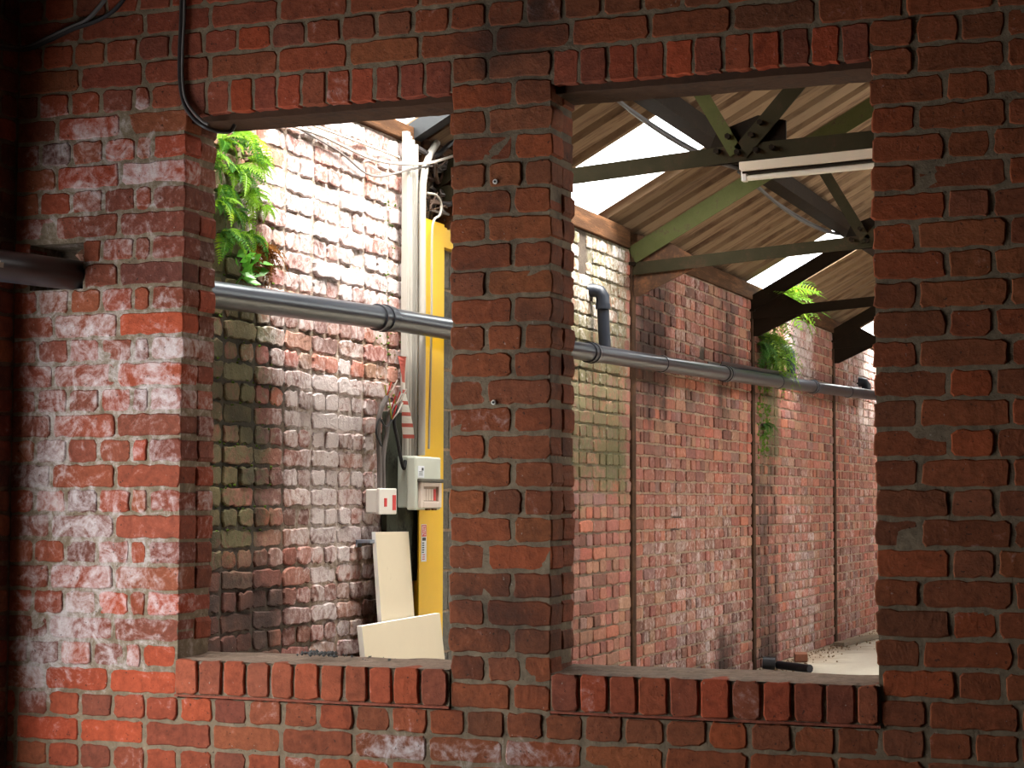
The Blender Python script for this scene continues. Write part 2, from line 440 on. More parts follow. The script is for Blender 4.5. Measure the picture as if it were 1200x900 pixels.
def build_front():
    rng = random.Random(11); mb = MB()
    j = .0058
    for leaf, wf, dep in ((0, 0.0, .088), (1, -.094, .088)):
        for k in range(-6, 34):
            z0 = K0 + KC*k; z1 = z0 + KC; zm = (z0+z1)/2
            header = k % 2 == 1
            spans = []
            if ZS - .115 < zm < ZS:      # beside the sills
                spans = [(-3.70, XA-.012, 'R'), (XB+.004, XC-.004, 'M'), (XD+.012, 1.3, 'L')]
            elif ZS <= zm < ZT:
                spans = [(-3.70, XA, 'R'), (XB, XC, 'M'), (XD, 1.3, 'L')]
            elif ZT <= zm < K0+KC*26:
                spans = [(-3.70, XA-.01, 'R'), (XB+.004, XC-.004, 'M'), (XD, 1.3, 'L')]
            else:
                spans = [(-3.70, 1.3, 'L')]
            for (a, b, al) in spans:
                L = b - a
                if al == 'M':
                    ls = [L*.62, L*.38] if k % 2 == 0 else [L*.36, L*.64]
                    if k % 6 == 3: ls = [L*.36, L*.36, L*.28]
                elif al == 'R':
                    ls = course(L, header, 1.0)[::-1]
                else:
                    ls = course(L, header, .75 if zm < ZT else .6, closer=zm < ZT)
                    if zm < ZT and a > -1 and k % 2 == 0: ls = [.1145] + course(L-.1145, False, 1.0)
                    elif zm < ZT and a > -1: ls = [.19] + course(L-.19, True, 1, closer=False)
                x = a
                for l in ls:
                    u0, u1 = x + j, x + l - j
                    if abs(x - a) < 1e-6 and a > -3.6: u0 = x + rng.uniform(-.003, .004)
                    if abs(x + l - b) < 1e-6 and b < 1.2: u1 = x + l + rng.uniform(-.004, .003)
                    x += l
                    if u1 < -3.56: continue
                    u0 = max(u0, -3.60)
                    if z1 > HOLE[2]+.01 and z0 < HOLE[3]-.01 and u0 < HOLE[1] and u1 > HOLE[0]:
                        # broken bricks round the pipe hole
                        if u0 < HOLE[0] - .03: u1 = HOLE[0] + rng.uniform(-.01, .01)
                        elif u1 > HOLE[1] + .03: u0 = HOLE[1] + rng.uniform(-.006, .012)
                        else: continue
                    um = (u0+u1)/2
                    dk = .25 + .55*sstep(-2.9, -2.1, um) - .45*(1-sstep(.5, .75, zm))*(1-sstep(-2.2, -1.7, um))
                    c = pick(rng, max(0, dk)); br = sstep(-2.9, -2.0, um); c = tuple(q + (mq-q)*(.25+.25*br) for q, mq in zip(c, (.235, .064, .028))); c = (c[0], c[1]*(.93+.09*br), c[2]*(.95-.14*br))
                    put_brick(mb, frF, u0, u1, z0 + j*.85, z1 - j*.85, wf if leaf == 0 else -.094, dep, c, wear_shade_front, rng, jit=.0026, chip=.009, fine=.026)
        # brick-on-edge heads over both openings
        for (a, b) in ((XA-.012, XB+.002), (XC-.002, XD)):
            z0, z1 = ZT, K0 + KC*26
            n = round((b-a)/.0775); x = a
            for i in range(n):
                l = (b-a)/n * rng.uniform(.97, 1.03) if i < n-1 else b - x
                c = pick(rng, .35)
                put_brick(mb, frF, x+.004, x+l-.004, z0+.002, z1-.006, wf, dep, c, wear_shade_front, rng, jit=.0022, chip=.006, fine=.026)
                x += l
    e = .006
    holes = [(XA-e, XB+e, ZS-.12, ZT+e), (XC-e, XD+e, ZS-.12, ZT+e), HOLE]
    slab(mb, frF, -3.62, 4.5, 0.0, 3.05, holes, -TH+.005, -.0031, wear_shade_front, step=.05)
    # upper wall that closes the gable above the frame
    o = mb.build('wall_front', MASONRY, recalc=False)
    return struct(o, 'red brick wall with two unglazed window openings')
build_front()

def sill(name, a, b, seed, label):
    rng = random.Random(seed); mb = MB()
    n = round((b-a)/.0785); x = a
    for i in range(n):
        l = (b-a)/n * rng.uniform(.95, 1.05) if i < n-1 else b-x
        c = pick(rng, -.0 if x < -2.3 else .25, PAL[:5])
        c = tuple(q + (mq-q)*.4 for q, mq in zip(c, (.27, .066, .028)))
        if x < -2.25: c = tuple(q*1.12 for q in c)
        put_brick(mb, frF, x+.005, x+l-.005, ZS-.107, ZS-.008, .009, TH*.98, c, lambda u, v: (.02, 0, .12), rng, jit=.002, chip=.009)
        x += l
    # mortar bed and creasing tiles below, dusty mortar capping above
    wd = lambda u, v: (.15+.2*fbm(u*9, v*9), 0, .08)
    slab(mb, frF, a, b, ZS-.112, ZS-.012, [], -TH+.002, .001, wd, step=.06)
    slab(mb, frF, a, b, ZS-.116, ZS-.109, [], -.05, .006, lambda u, v: (0, 0, .1), col=(.25, .07, .04), step=.06)
    # capping: uneven top surface
    nx, ny = max(8, round((b-a)/.03)), 7
    b0 = len(mb.v)
    def top(u, s):
        h = ZS - .0095 + .008*fbm(u*9+seed, s*5) + .008*sstep(.35, 1, s)
        return h
    for i in range(nx+1):
        for jx in range(ny+1):
            u = a + (b-a)*i/nx; s = jx/ny
            mb.v.append((u, D - .006 + (TH+.006)*s, top(u, s) if 0 < jx else ZS-.009))
            mb.col.append((.25, .165, .115)); mb.wear.append((.0+.30*fbm(u*7, s*4)*sstep(-2.2, -2.5, u), 0, .12))
    for i in range(nx):
        for jx in range(ny):
            q = b0 + i*(ny+1) + jx
            mb.f.append([q, q+ny+1, q+ny+2, q+1]); mb.mi.append(0)
    struct(mb.build(name, MASONRY, recalc=False), label)
sill('trim_1', XA-.010, XB+.002, 5, 'brick on edge sill of the left opening')
sill('trim_2', XC-.002, XD+.010, 6, 'brick on edge sill of the right opening')
def lintel(name, a, b, label):
    mb = MB(); rng = random.Random(9); n = 30
    prof = [(.030, ZT-.016), (.175, ZT-.020), (.175, ZT+.02), (.030, ZT+.02)]
    for i in range(n+1):
        u = a + (b-a)*i/n
        for (y, z) in prof: mb.v.append((u, D+y, z+rng.uniform(-.0012, .0012)))
    for i in range(n):
        for k in range(4):
            mb.f.append([i*4+k, i*4+(k+1) % 4, i*4+4+(k+1) % 4, i*4+4+k]); mb.mi.append(0)
    mb.f += [[0,1,2,3], [n*4+k for k in range(4)][::-1]]; mb.mi += [0, 0]
    struct(mb.build(name, M_LINTEL), label)
lintel('trim_3', XA, XB, 'dirty lintel over the left opening')
lintel('trim_4', XC, XD, 'dirty lintel over the right opening')

# ---- the side wall of the room behind
XW = -3.405; WTOP = 2.72
frS = lambda u, v, w: (XW + w, u, v)
def wear_side(y, z):
    n = fbm(y*2.2, z*2.2+3); n2 = fbm(y*6, z*1.2); dark = 0.0
    white = bump(y, 5.9, 6.35, 7.6, 7.8) * (.12 + .72*sstep(1.35, 2.1, z) + .25*bump(z, .9, 1.2, 1.6, 1.9)*sstep(6.2, 6.6, y)) * (.65 + .5*n)
    white += bump(y, 6.1, 6.5, 7.5, 7.7) * bump(z, .35, .75, 1.5, 1.9) * (.10 + .62*n)
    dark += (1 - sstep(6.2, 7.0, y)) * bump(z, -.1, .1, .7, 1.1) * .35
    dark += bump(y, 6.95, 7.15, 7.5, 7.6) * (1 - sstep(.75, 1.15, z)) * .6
    white += bump(y, 4.9, 5.2, 6.0, 6.35) * .45 * sstep(1.85, 2.4, z) * n
    green = bump(y, 4.9, 5.3, 6.0, 6.5) * bump(z, .7, 1.2, 2.6, 2.9) * (.46 + .5*n)
    green += .35 * bump(y, 7.05, 7.2, 7.4, 7.5) * bump(z, .9, 1.2, 2.2, 2.5) * n
    dark += bump(y, 4.9, 5.2, 6.15, 6.5) * bump(z, .2, .5, 1.9, 2.1) * (.25 + .45*n2)
    # first visible bay of the right opening
    white += bump(y, 9.2, 9.4, 10.5, 10.65) * (.14 + .48*sstep(1.7, 2.4, z)) * (.6 + .5*n)
    green += bump(y, 8.4, 9.5, 10.5, 10.66) * bump(z + .5*n2, .95, 1.75, 3.4, 3.5) * (.52 + .42*n)
    # second bay: red brick, pale run down the middle
    white += bump(y, 10.75, 11.4, 13.0, 13.5) * (.10 + .22*n2*bump(z, .0, .3, 1.1, 1.9) + .30*bump(y, 11.3, 11.7, 12.1, 12.5)*sstep(1.6, 2.3, z))
    white += sstep(10.6, 10.8, y) * (.20 + .14*n2) * (1 - sstep(.6, 2.1, z)) * (1 - sstep(17, 18, y)*.5)
    dark += bump(y, 10.65, 10.75, 13.5, 13.57) * sstep(1.35, 2.0, z) * (.12 + .5*n2)
    dark += bump(y, 10.65, 10.75, 11.1, 11.6) * (.40*n2 + .25*sstep(1.5, 2.3, z)) + .28*bump(y, 12.4, 12.7, 13.0, 13.2)*n2
    dark += bump(y, 11.8, 12.1, 13.0, 13.4) * (1-sstep(.2, .55, z)) * .75 * n
    # third bay: damp under the fern
    dark += bump(y, 13.55, 13.65, 14.25, 14.45) * (.66 - .15*sstep(1, 2, z)) * (.55 + .6*n2)
    green += bump(y, 13.7, 13.8, 14.3, 14.6) * sstep(.9, 1.7, z) * .62
    white += bump(y, 14.45, 14.7, 15.5, 15.9) * (.28 + .55*sstep(1.9, 2.4, z)) * (.5+.6*n)
    white += sstep(16.5, 17.2, y) * (.25 + .5*sstep(1.4, 2.2, z)) * (.5 + .6*n)
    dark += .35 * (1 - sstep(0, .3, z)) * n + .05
    return (min(white, .95), min(green, .85), min(dark, .85))
PAL_S = [((.32, .110, .072), 4), ((.29, .112, .082), 7), ((.24, .096, .072), 6), ((.18, .078, .060), 2), ((.30, .145, .10), 3), ((.23, .12, .10), 2)]
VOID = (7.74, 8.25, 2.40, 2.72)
def build_side():
    rng = random.Random(21); mb = MB()
    cols = [7.62, 10.675, 13.572, 16.472, 19.372]
    stops = [5.03] + cols + [22.0]
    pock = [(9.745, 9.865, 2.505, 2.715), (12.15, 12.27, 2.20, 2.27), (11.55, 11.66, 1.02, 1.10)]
    C = .0752; kmax = int(WTOP/C) + 1
    for bi, (s0, s1) in enumerate(zip(stops, stops[1:])):
        half = .11 if bi else 0
        a, b = s0 + (.10 if bi == 1 else .042 if bi else 0), s1 - .042
        wt = WTOP if bi else 2.79
        for k in range(kmax + (0 if bi else 1)):
            z0 = k*C - .004; z1 = min(z0 + C, wt)
            if z1 - z0 < .02: continue
            ls = course(b-a, k % 2 == 1, .75, True)
            x = a
            for l in ls:
                u0, u1 = x + .007, x + l - .007
                x += l
                um, zm = (u0+u1)/2, (z0+z1)/2
                if bi == 1 and um < 8.30: continue
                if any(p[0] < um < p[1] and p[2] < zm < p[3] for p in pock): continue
                near = um < 8
                c = pick(rng, .1 if 10.7 < um else .5, PAL_S)
                ero = rng.uniform(-.006, .004) if near else rng.uniform(-.004, .003)
                put_brick(mb, frS, u0, u1, z0+.006, z1-.006, ero, .05, c, wear_side, rng, jit=.0042 if near else .0034, chip=.013 if near else .010, back=False, vary=.95 if near else .6, fine=.03 if near else .06)
    # grey blockwork beside the yellow column
    for k in range(14):
        z0 = k*.182; z1 = min(z0+.182, VOID[2])
        if z1 - z0 < .05: continue
        for (u0, u1) in (((7.735, 7.925), (7.925, 8.29)) if k % 2 == 0 else ((7.735, 8.09), (8.09, 8.29))):
            g = rng.uniform(.10, .15)
            put_brick(mb, frS, u0+.005, u1-.005, z0+.006, z1-.006, -.002, .05, (g*1.05, g*.95, g*.8), lambda u, v: (.05, 0, .1), rng, jit=.0015, chip=.004, back=False)
    def wear_shade_mortar(y, z):
        w = wear_side(y, z); k = (1 - sstep(6.3, 7.4, y))*.55 + bump(y, 9.2, 9.4, 10.4, 10.62)*.6  # deep shade in open joints, painted as darker mortar
        if any(p[0]-.02 < y < p[1]+.02 and p[2]-.02 < z < p[3]+.02 for p in pock): return (0, 0, 1.3)  # gaps of missing bricks: their shade is painted on the mortar
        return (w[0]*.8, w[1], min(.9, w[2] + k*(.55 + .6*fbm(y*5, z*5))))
    slab(mb, frS, 5.03, 22.0, 0, WTOP-.004, [VOID], -.26, -.0095, wear_shade_mortar, col=(.30, .215, .15), step=.11, jit=.003)
    slab(mb, frS, 5.03, 7.57, WTOP-.006, 2.785, [], -.26, -.0095, wear_shade_mortar, col=(.30, .215, .15), step=.11, jit=.003)
    # back of the recess, coloured near black for the shade inside
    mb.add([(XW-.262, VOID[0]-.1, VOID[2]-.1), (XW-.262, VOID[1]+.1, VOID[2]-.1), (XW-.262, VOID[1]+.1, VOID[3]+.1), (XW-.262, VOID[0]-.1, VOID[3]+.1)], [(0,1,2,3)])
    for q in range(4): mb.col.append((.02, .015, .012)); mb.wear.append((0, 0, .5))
    struct(mb.build('wall_side', MASONRY, recalc=False), 'old brick side wall of the room behind')
build_side()

# left wall of the near room (a sliver at the picture's left edge)
def build_left():
    rng = random.Random(31); mb = MB(); XL = -3.553
    fr = lambda u, v, w: (XL + w, u, v)
    wr = lambda u, v: (.2*fbm(u*3, v*3)*bump(v, 1.2, 1.6, 2.4, 2.6), 0, .62)
    for k in range(0, 39):
        z0 = k*KC - .036; x = 2.2
        for l in course(D-.004-x, k % 2 == 0, .6):
            um = x + l/2
            if DOOR[0] - .03 < um < DOOR[1] + .03 and z0 < DOOR[3]: x += l; continue
            put_brick(mb, fr, x+.007, min(x+l-.007, D-.006), z0+.006, z0+KC-.006, 0, .05, pick(rng, .7), wr, rng, jit=.0025, chip=.008, back=False)
            x += l
    slab(mb, fr, -4.0, D+.10, 0, 3.0, [(DOOR[0], DOOR[1], 0, DOOR[3])], -.11, -.005, wr, step=.14)
    struct(mb.build('wall_left', MASONRY, recalc=False), 'brick left wall of the near room')
build_left()

mb = MB(); mb.box((4.45, -4.2, 0), (4.65, 22.2, 3.05)); struct(mb.build('wall_right', M_PLAIN))
def gable(name, y0, y1, base, x0=-3.8):
    mb = MB()
    mb.prism([(x0, base), (4.65, base), (4.65, roof_z(4.65)-.03), (X_RIDGE, roof_z(X_RIDGE)-.03), (x0, roof_z(x0)-.03)], 1, y0, y1)
    struct(mb.build(name, M_PLAIN))
gable('wall_back', -4.2, -4.0, 0); gable('wall_far', 22.0, 22.2, 0)
mb = MB(); mb.prism([(-3.62, 2.98), (4.5, 2.98), (X_RIDGE, roof_z(X_RIDGE)-.03), (-3.35, 3.0)], 1, D+.02, D+TH-.02)
struct(mb.build('wall_gable', M_PLAIN), 'gable wall over the two openings')

mb = MB(); nx, ny = 30, 60
for i in range(nx+1):
    for k in range(ny+1):
        x = -3.8 + 8.45*(i/nx)**1.5; y = -4.2 + 26.4*k/ny
        mb.v.append((x, y, .004*fbm(x*3, y*3) - .004))
for i in range(nx):
    for k in range(ny):
        q = i*(ny+1)+k; mb.f.append([q, q+ny+1, q+ny+2, q+1]); mb.mi.append(0)
def floor_material():
    mt, nt, b = new_mat('dusty concrete floor'); L = nt.links.new
    tc = node(nt, 'ShaderNodeTexCoord').outputs['Object']
    sx = node(nt, 'ShaderNodeSeparateXYZ'); L(tc, sx.inputs[0])
    n = noise(nt, 1.6, 6, .65, tc); nf = noise(nt, 25, 5, .6, tc)
    c = mix_c(nt, nf, (.52, .45, .35), (.66, .60, .50))
    # earth swept up against the side wall
    d = math_n(nt, 'ADD', sx.outputs[0], math_n(nt, 'MULTIPLY', math_n(nt, 'SUBTRACT', n, .5), 1.1))
    e = math_n(nt, 'SUBTRACT', 1.0, ramp(nt, d, -3.35, -2.85))
    c = mix_c(nt, math_n(nt, 'MULTIPLY', e, .85), c, mix_c(nt, nf, (.13, .08, .045), (.28, .19, .12)))
    # unseen near-room floor, coloured dark to cut bounce light; pale screed behind the wall
    c = mix_c(nt, ramp(nt, sx.outputs[1], 4.86, 5.06), (.075, .06, .048), c)
    L(c, b.inputs['Base Color']); b.inputs['Roughness'].default_value = .85
    bp = node(nt, 'ShaderNodeBump'); bp.inputs['Strength'].default_value = .4; bp.inputs['Distance'].default_value = .01
    L(nf, bp.inputs['Height']); L(bp.outputs[0], b.inputs['Normal'])
    return mt
struct(mb.build('floor', floor_material()), 'pale dusty concrete floor')

# ---- corrugated roof with rooflight sheets
PITCH = .285
PROF = [(0, 0), (.175, .003), (.196, .050), (.256, .050)]
def corr_h(y):
    t = (y - 7.5) % PITCH
    P = PROF + [(PITCH, 0)]
    for (a, ha), (b, hb) in zip(P, P[1:]):
        if a <= t <= b: return ha + (hb-ha)*(t-a)/(b-a)
    return 0
def sheet(mb, x0, x1, y0, y1, lift=0, seg=5):
    ys = {y0, y1}
    k = math.floor((y0-7.5)/PITCH) - 1
    while 7.5 + k*PITCH < y1 + PITCH:
        for a, h in PROF:
            y = 7.5 + k*PITCH + a
            if y0 < y < y1: ys.add(y)
        k += 1
    ys = sorted(ys); b0 = len(mb.v); n = len(ys)
    for i in range(seg+1):
        x = x0 + (x1-x0)*i/seg
        for y in ys: mb.v.append((x, y, roof_z(x)+corr_h(y)+lift))
    for i in range(seg):
        for q in range(n-1):
            c = b0+i*n+q; mb.f.append([c, c+1, c+n+1, c+n]); mb.mi.append(0)
mb = MB()
for side in (0, 1):
    xs = (-3.72, X_RIDGE) if side == 0 else (X_RIDGE, 4.75)
    LS = sorted([l for l in LIGHTS if (l[0] < X_RIDGE) == (side == 0)], key=lambda l: l[2])
    y = -4.3
    for (x0, x1, y0, y1) in LS:
        sheet(mb, xs[0], xs[1], y, y0)
        if x0 > xs[0]: sheet(mb, xs[0], x0, y0, y1)
        sheet(mb, x1, xs[1], y0, y1)
        y = y1
    sheet(mb, xs[0], xs[1], y, 22.3)
ro = mb.build('ceiling', M_SHEET, recalc=False)
sm = ro.modifiers.new('thickness', 'SOLIDIFY'); sm.thickness = .008; sm.offset = 1
struct(ro, 'corrugated cement sheet roof')
for i, (x0, x1, y0, y1) in enumerate(LIGHTS):
    mb = MB(); sheet(mb, x0-.03, x1+.05, y0-.03, y1+.03, .012, 3)
    struct(mb.build('window_%d' % (i+1), M_ROOFLIGHT, recalc=False), 'translucent corrugated rooflight')  # the right-slope sheets among these are added for fill light
# dark upstand on the edge of the first rooflight, timber plates on the wall tops
mb = MB(); mb.beam((-3.60, 7.53, roof_z(-3.60)-.055), (-2.7, 7.53, roof_z(-2.7)-.055), .08, .07, mi=0)
struct(mb.build('trim_5', M_BLACK), 'dark bar along the rooflight edge')
mb = MB()
mb.box((-3.56, 7.60, WTOP-.002), (XW+.012, 10.60, 2.835)); mb.box((-3.56, 5.06, 2.787), (XW+.012, 7.57, 2.862)); struct(mb.build('trim_6', M_TIMBER, bevel=.006), 'timber wall plate, near length')
mb = MB()
mb.box((-3.56, 10.74, WTOP-.012), (XW+.012, 21.98, 2.825)); struct(mb.build('trim_7', M_TIMBER, bevel=.006), 'timber wall plate, far length')

# ------------------------------------------------------------------ steel frame
def raf_z(x): return 2.747 + .55*(x+3.279)
def truss(y, label, mr, mt_, ms):
    t = thing('roof_truss', (0, y, 2.6), label, 'roof truss', 'steel trusses of the room behind')
    mir = lambda x: 2*X_RIDGE - x
    for sgn in (0, 1):
        X = (lambda x: x) if sgn == 0 else mir
        b = MB(); b.beam((X(-3.40), y, raf_z(-3.40)), (X(X_RIDGE), y, raf_z(X_RIDGE)), .07, .105, t=.010); b.build('rafter', mr, t)
        b = MB(); b.beam((X(-2.009), y-.012, 2.70), (X(-2.335), y-.012, raf_z(-2.335)), .055, .060, t=.008); b.build('strut', ms, t)
        b = MB(); b.beam((X(-1.99), y-.012, 2.70), (X(-.62), y-.012, raf_z(-.62)), .055, .072, t=.008); b.build('strut', mr if mr != M_GREENSTEEL else ms, t)
        b = MB(); pts = [(-3.40, 2.60), (-2.0, 2.70), (X_RIDGE, 2.79)]
        for (p, q) in zip(pts, pts[1:]):
            b.beam((X(p[0]), y, p[1]), (X(q[0]), y, q[1]), .06, .072, t=.009)
        b.build('tie', mt_, t)
        # gusset plates: the node plate and the shoe over the column
        b = MB(); b.prism([(X(-2.16), 2.655), (X(-1.80), 2.665), (X(-1.80), 2.83), (X(-1.92), 2.86), (X(-2.10), 2.80)], 1, y-.008, y+.006)
        g = b.build('gusset_plate', M_DARKSTEEL, t)
        for q in ((-2.09, 2.71), (-2.0, 2.70), (-1.92, 2.705), (-1.85, 2.71), (-1.94, 2.77), (-1.90, 2.82), (-2.04, 2.77)):
            b = MB(); b.tube([(X(q[0]), y-.062, q[1]), (X(q[0]), y-.005, q[1])], .013, 6); b.build('bolt', M_DARKSTEEL, g)
        b = MB(); b.prism([(X(-3.42), 2.44), (X(-3.36), 2.44), (X(-3.02), 2.595), (X(-3.02), 2.66), (X(-3.26), 2.80), (X(-3.42), 2.74)], 1, y-.007, y+.007)
        b.build('shoe_plate', M_RUST if y < 12 else M_DARKSTEEL, t)
    return t
truss(7.775, 'nearest roof truss, grey green tie with a strip light hung under it', M_GREYSTEEL, M_GREYSTEEL, M_GREENSTEEL)
truss(10.675, 'second roof truss with a green stained rafter, over the rust brown column', M_GREENSTEEL, M_GREYSTEEL, M_GREYSTEEL)
truss(13.572, 'dark roof truss beside the fern hanging under the eaves', M_DARKSTEEL, M_DARKSTEEL, M_DARKSTEEL)
truss(16.472, 'far dark roof truss, last one showing at the right opening edge', M_DARKSTEEL, M_DARKSTEEL, M_DARKSTEEL)
# a purlin with its sagging cable
mb = MB(); mb.box((-2.755, 5.06, roof_z(-2.70)-.125), (-2.645, 21.9, roof_z(-2.70)-.028))
tag(mb.build('purlin', M_DARKSTEEL), 'dark purlin running under the corrugated roof above the trusses', 'purlin')
def sag(a, b, drop, n=14):
    a, b = Vector(a), Vector(b)
    return [a.lerp(b, i/n) - Vector((0, 0, drop*4*(i/n)*(1-i/n))) for i in range(n+1)]
for (ya, yb, lb) in ((7.80, 10.62, 'black cable sagging below the purlin across the bright rooflight'), (10.72, 13.5, 'black cable sagging below the purlin beyond the strip light')):
    mb = MB(); zc = roof_z(-2.7)-.13
    mb.tube(sag((-2.74, ya, zc), (-2.74, yb, zc), .075), .011, 6); mb.tube(sag((-2.77, ya, zc), (-2.75, yb, zc), .045), .008, 6)
    tag(mb.build('cable', M_DARKCABLE, smooth=True), lb, 'cable', 'cables slung from the purlin')

def column(y, label):
    t = thing('steel_column', (XW, y, 0), label, 'steel column', 'dark columns set in the side wall')
    b = MB(); b.box((XW-.012, y-.036, 0), (XW+.008, y+.036, 2.62)); b.build('flange', M_COLUMN, t)
    b = MB(); b.box((XW-.16, y-.006, 0), (XW-.012, y+.006, 2.62)); b.build('web', M_DARKSTEEL, t)
    b = MB(); b.box((XW-.16, y-.05, 2.62), (XW+.03, y+.05, 2.64)); b.build('cap_plate', M_DARKSTEEL, t)
column(10.675, 'rust brown steel column between the mossy brick bay and the red brick bay')
column(13.572, 'dark steel column just left of the hanging fern')
column(16.472, 'dark steel column farthest along the wall, nearest the right edge of the right opening')

# yellow column with its sticker
yc = thing('steel_column', (-3.35, 7.622, 0), 'bright yellow painted steel column behind the consumer unit', 'steel column')
b = MB(); b.box((-3.3525, 7.462, 0), (-3.345, 7.722, 2.46)); b.build('flange', M_YELLOW, yc, bevel=.002)
b = MB(); b.box((-3.40, 7.530, 0), (-3.3525, 7.545, 2.44)); b.box((-3.40, 7.700, 0), (-3.3525, 7.716, 2.44)); b.build('web', M_YELLOW, yc)
b = MB(); b.box((-3.39, 7.722, 2.36), (-3.352, 8.05, 2.45)); b.build('top_bracket', M_YELLOW, yc)
b = MB(); b.box((-3.3452, 7.482, .962), (-3.3435, 7.537, 1.123)); st = b.build('sticker', M_PAPER, yc)
b = MB()
X1 = -3.3434
b.box((X1, 7.486, 1.070), (X1+.0006, 7.533, 1.120), 0)
for (ya, yb_, za, zb) in ((7.492, 7.527, 1.112, 1.115), (7.492, 7.497, 1.098, 1.112), (7.505, 7.510, 1.098, 1.108), (7.492, 7.527, 1.092, 1.095), (7.518, 7.523, 1.095, 1.108),
                         (7.492, 7.527, 1.084, 1.087), (7.492, 7.497, 1.076, 1.084), (7.509, 7.527, 1.076, 1.079)):
    b.box((X1+.0006, ya, za), (X1+.0010, yb_, zb), 1)
b.box((X1, 7.492, 1.052), (X1+.0006, 7.528, 1.066), 2)
for z in (1.040, 1.030, 1.020, 1.010, 1.000):
    b.box((X1, 7.490, z), (X1+.0006, 7.508 + .004*((z*997) % 1), z+.005), 2)
for z in (.990, .980, .971):
    b.box((X1, 7.492, z), (X1+.0006, 7.518, z+.004), 0)
s2 = b.build('sticker_print', [M_RED, M_PAPER, M_BLACK], st)

# ------------------------------------------------------------------ the long drain pipe
P0 = Vector((-3.372, 3.6, 1.868)); P1 = Vector((-3.350, 5.05, 1.918)); P2 = Vector((-3.263, 7.0, 1.965)); P3 = Vector((-3.258, 9.4, 2.010)); P4 = Vector((-3.256, 13.55, 2.107)); P5 = Vector((-3.256, 18.6, 2.242)); P6 = Vector((-3.256, 21.9, 2.33))
PP = [P0, P1, P2, P3, P4, P5, P6]
def pipe_at(y):
    for a, b in zip(PP, PP[1:]):
        if a.y <= y <= b.y: return a.lerp(b, (y-a.y)/(b.y-a.y)), (b-a).normalized()
dp = thing('drainpipe', (-3.3, 10, 1.9), 'long dark grey drainpipe running along the side wall behind both openings', 'pipe')
PR = .047
b = MB()
pts = [P0]
for i in range(1, len(PP)-1):
    d0 = (PP[i]-PP[i-1]).normalized(); d1 = (PP[i+1]-PP[i]).normalized()
    pts += [PP[i]-d0*.05, PP[i], PP[i]+d1*.05]
pts.append(P6)
b.tube(pts, PR, 24); b.build('pipe', M_PIPE, dp, smooth=True)
for (yc_, dbl) in ((6.93, 1), (9.50, 1), (10.78, 0), (12.25, 1), (13.75, 0), (14.95, 1), (16.35, 0), (18.0, 1)):
    b = MB(); p, d = pipe_at(yc_)
    if dbl:
        b.tube([p-d*.070, p-d*.068, p-d*.045, p-d*.044, p-d*.012, p-d*.011, p+d*.011, p+d*.012, p+d*.050, p+d*.051],
               [PR+.001, PR+.008, PR+.008, PR+.004, PR+.004, PR+.010, PR+.010, PR+.004, PR+.006, PR+.001], 24, caps=False)
    else:
        b.tube([p-d*.022, p-d*.021, p+d*.021, p+d*.022], [PR+.001, PR+.005, PR+.005, PR+.001], 24, caps=False)
    b.build('coupling', M_PIPE, dp, smooth=True)
# torn label on the near end
p, d = pipe_at(4.42)
b = MB()
for i, (s, h) in enumerate(((-.04, .4), (-.02, .75), (0, .5), (.02, .7), (.035, .55))):
    q = p + d*s
    a0, a1 = -.25, -.25 + h*.55
    vs = []
    for dd in (0, .022):
        for a in (a0, a1):
            vs.append(q + d*dd + Vector((math.cos(a), 0, math.sin(a)))*(PR+.0012))
    b.add(vs, [(0, 2, 3, 1)])
b.build('torn_label', M_PALECABLE, dp)

def branch(y, z_top, label, r=.034, dx=-.095):
    p, d = pipe_at(y)
    t = thing('branch_pipe', (p.x, y, z_top), label, 'pipe', 'short black branch pipes')
    b = MB(); x = p.x + dx + .015
    b.tube([(XW-.04, y-.03, z_top), (x-.05, y-.012, z_top), (x-.018, y-.004, z_top-.008), (x, y, z_top-.035), (x, y+.002, z_top-.10)], r*1.12, 14)
    b.build('elbow', M_PIPE2, t, smooth=True)
    b = MB(); b.tube([(x, y+.002, z_top-.09), (x+.01, y+.01, p.z+.02)], r, 14); b.build('pipe', M_PIPE2, t, smooth=True)
    b = MB(); b.tube([(x, y+.002, z_top-.105), (x, y+.002, z_top-.075)], r*1.22, 14); b.build('collar', M_PIPE2, t, smooth=True)
branch(9.92, 2.395, 'black branch pipe bending out of the pale mossy brickwork')
branch(14.50, 2.415, 'black branch pipe right of the hanging fern')
branch(17.62, 2.345, 'black branch pipe end farthest away at the right opening edge', r=.040)

# length of half-round gutter lying along the pipe
b = MB(); n = 10
for i, (yy) in enumerate((12.20, 13.3, 14.40)):
    p, d = pipe_at(yy)
    for k in range(n+1):
        a = math.pi + math.pi*k/n
        for rr in (.050, .045):
            b.v.append((p.x - .062 + math.cos(a)*rr, yy, p.z + .082 + math.sin(a)*rr))
w = (n+1)*2
for i in range(2):
    for k in range(n):
        q = i*w + k*2
        b.f += [[q, q+2, q+2+w, q+w], [q+1, q+1+w, q+3+w, q+3]]; b.mi += [0, 0]
    for k in (0, n):
        q = i*w+k*2; b.f.append([q, q+w, q+w+1, q+1]); b.mi.append(0)
for i in (0, 2):
    for k in range(n):
        q = i*w+k*2; b.f.append([q, q+1, q+3, q+2]); b.mi.append(0)
tag(b.build('gutter', M_PIPE, smooth=True), 'loose length of half round gutter lying on the drainpipe under the fern', 'gutter')

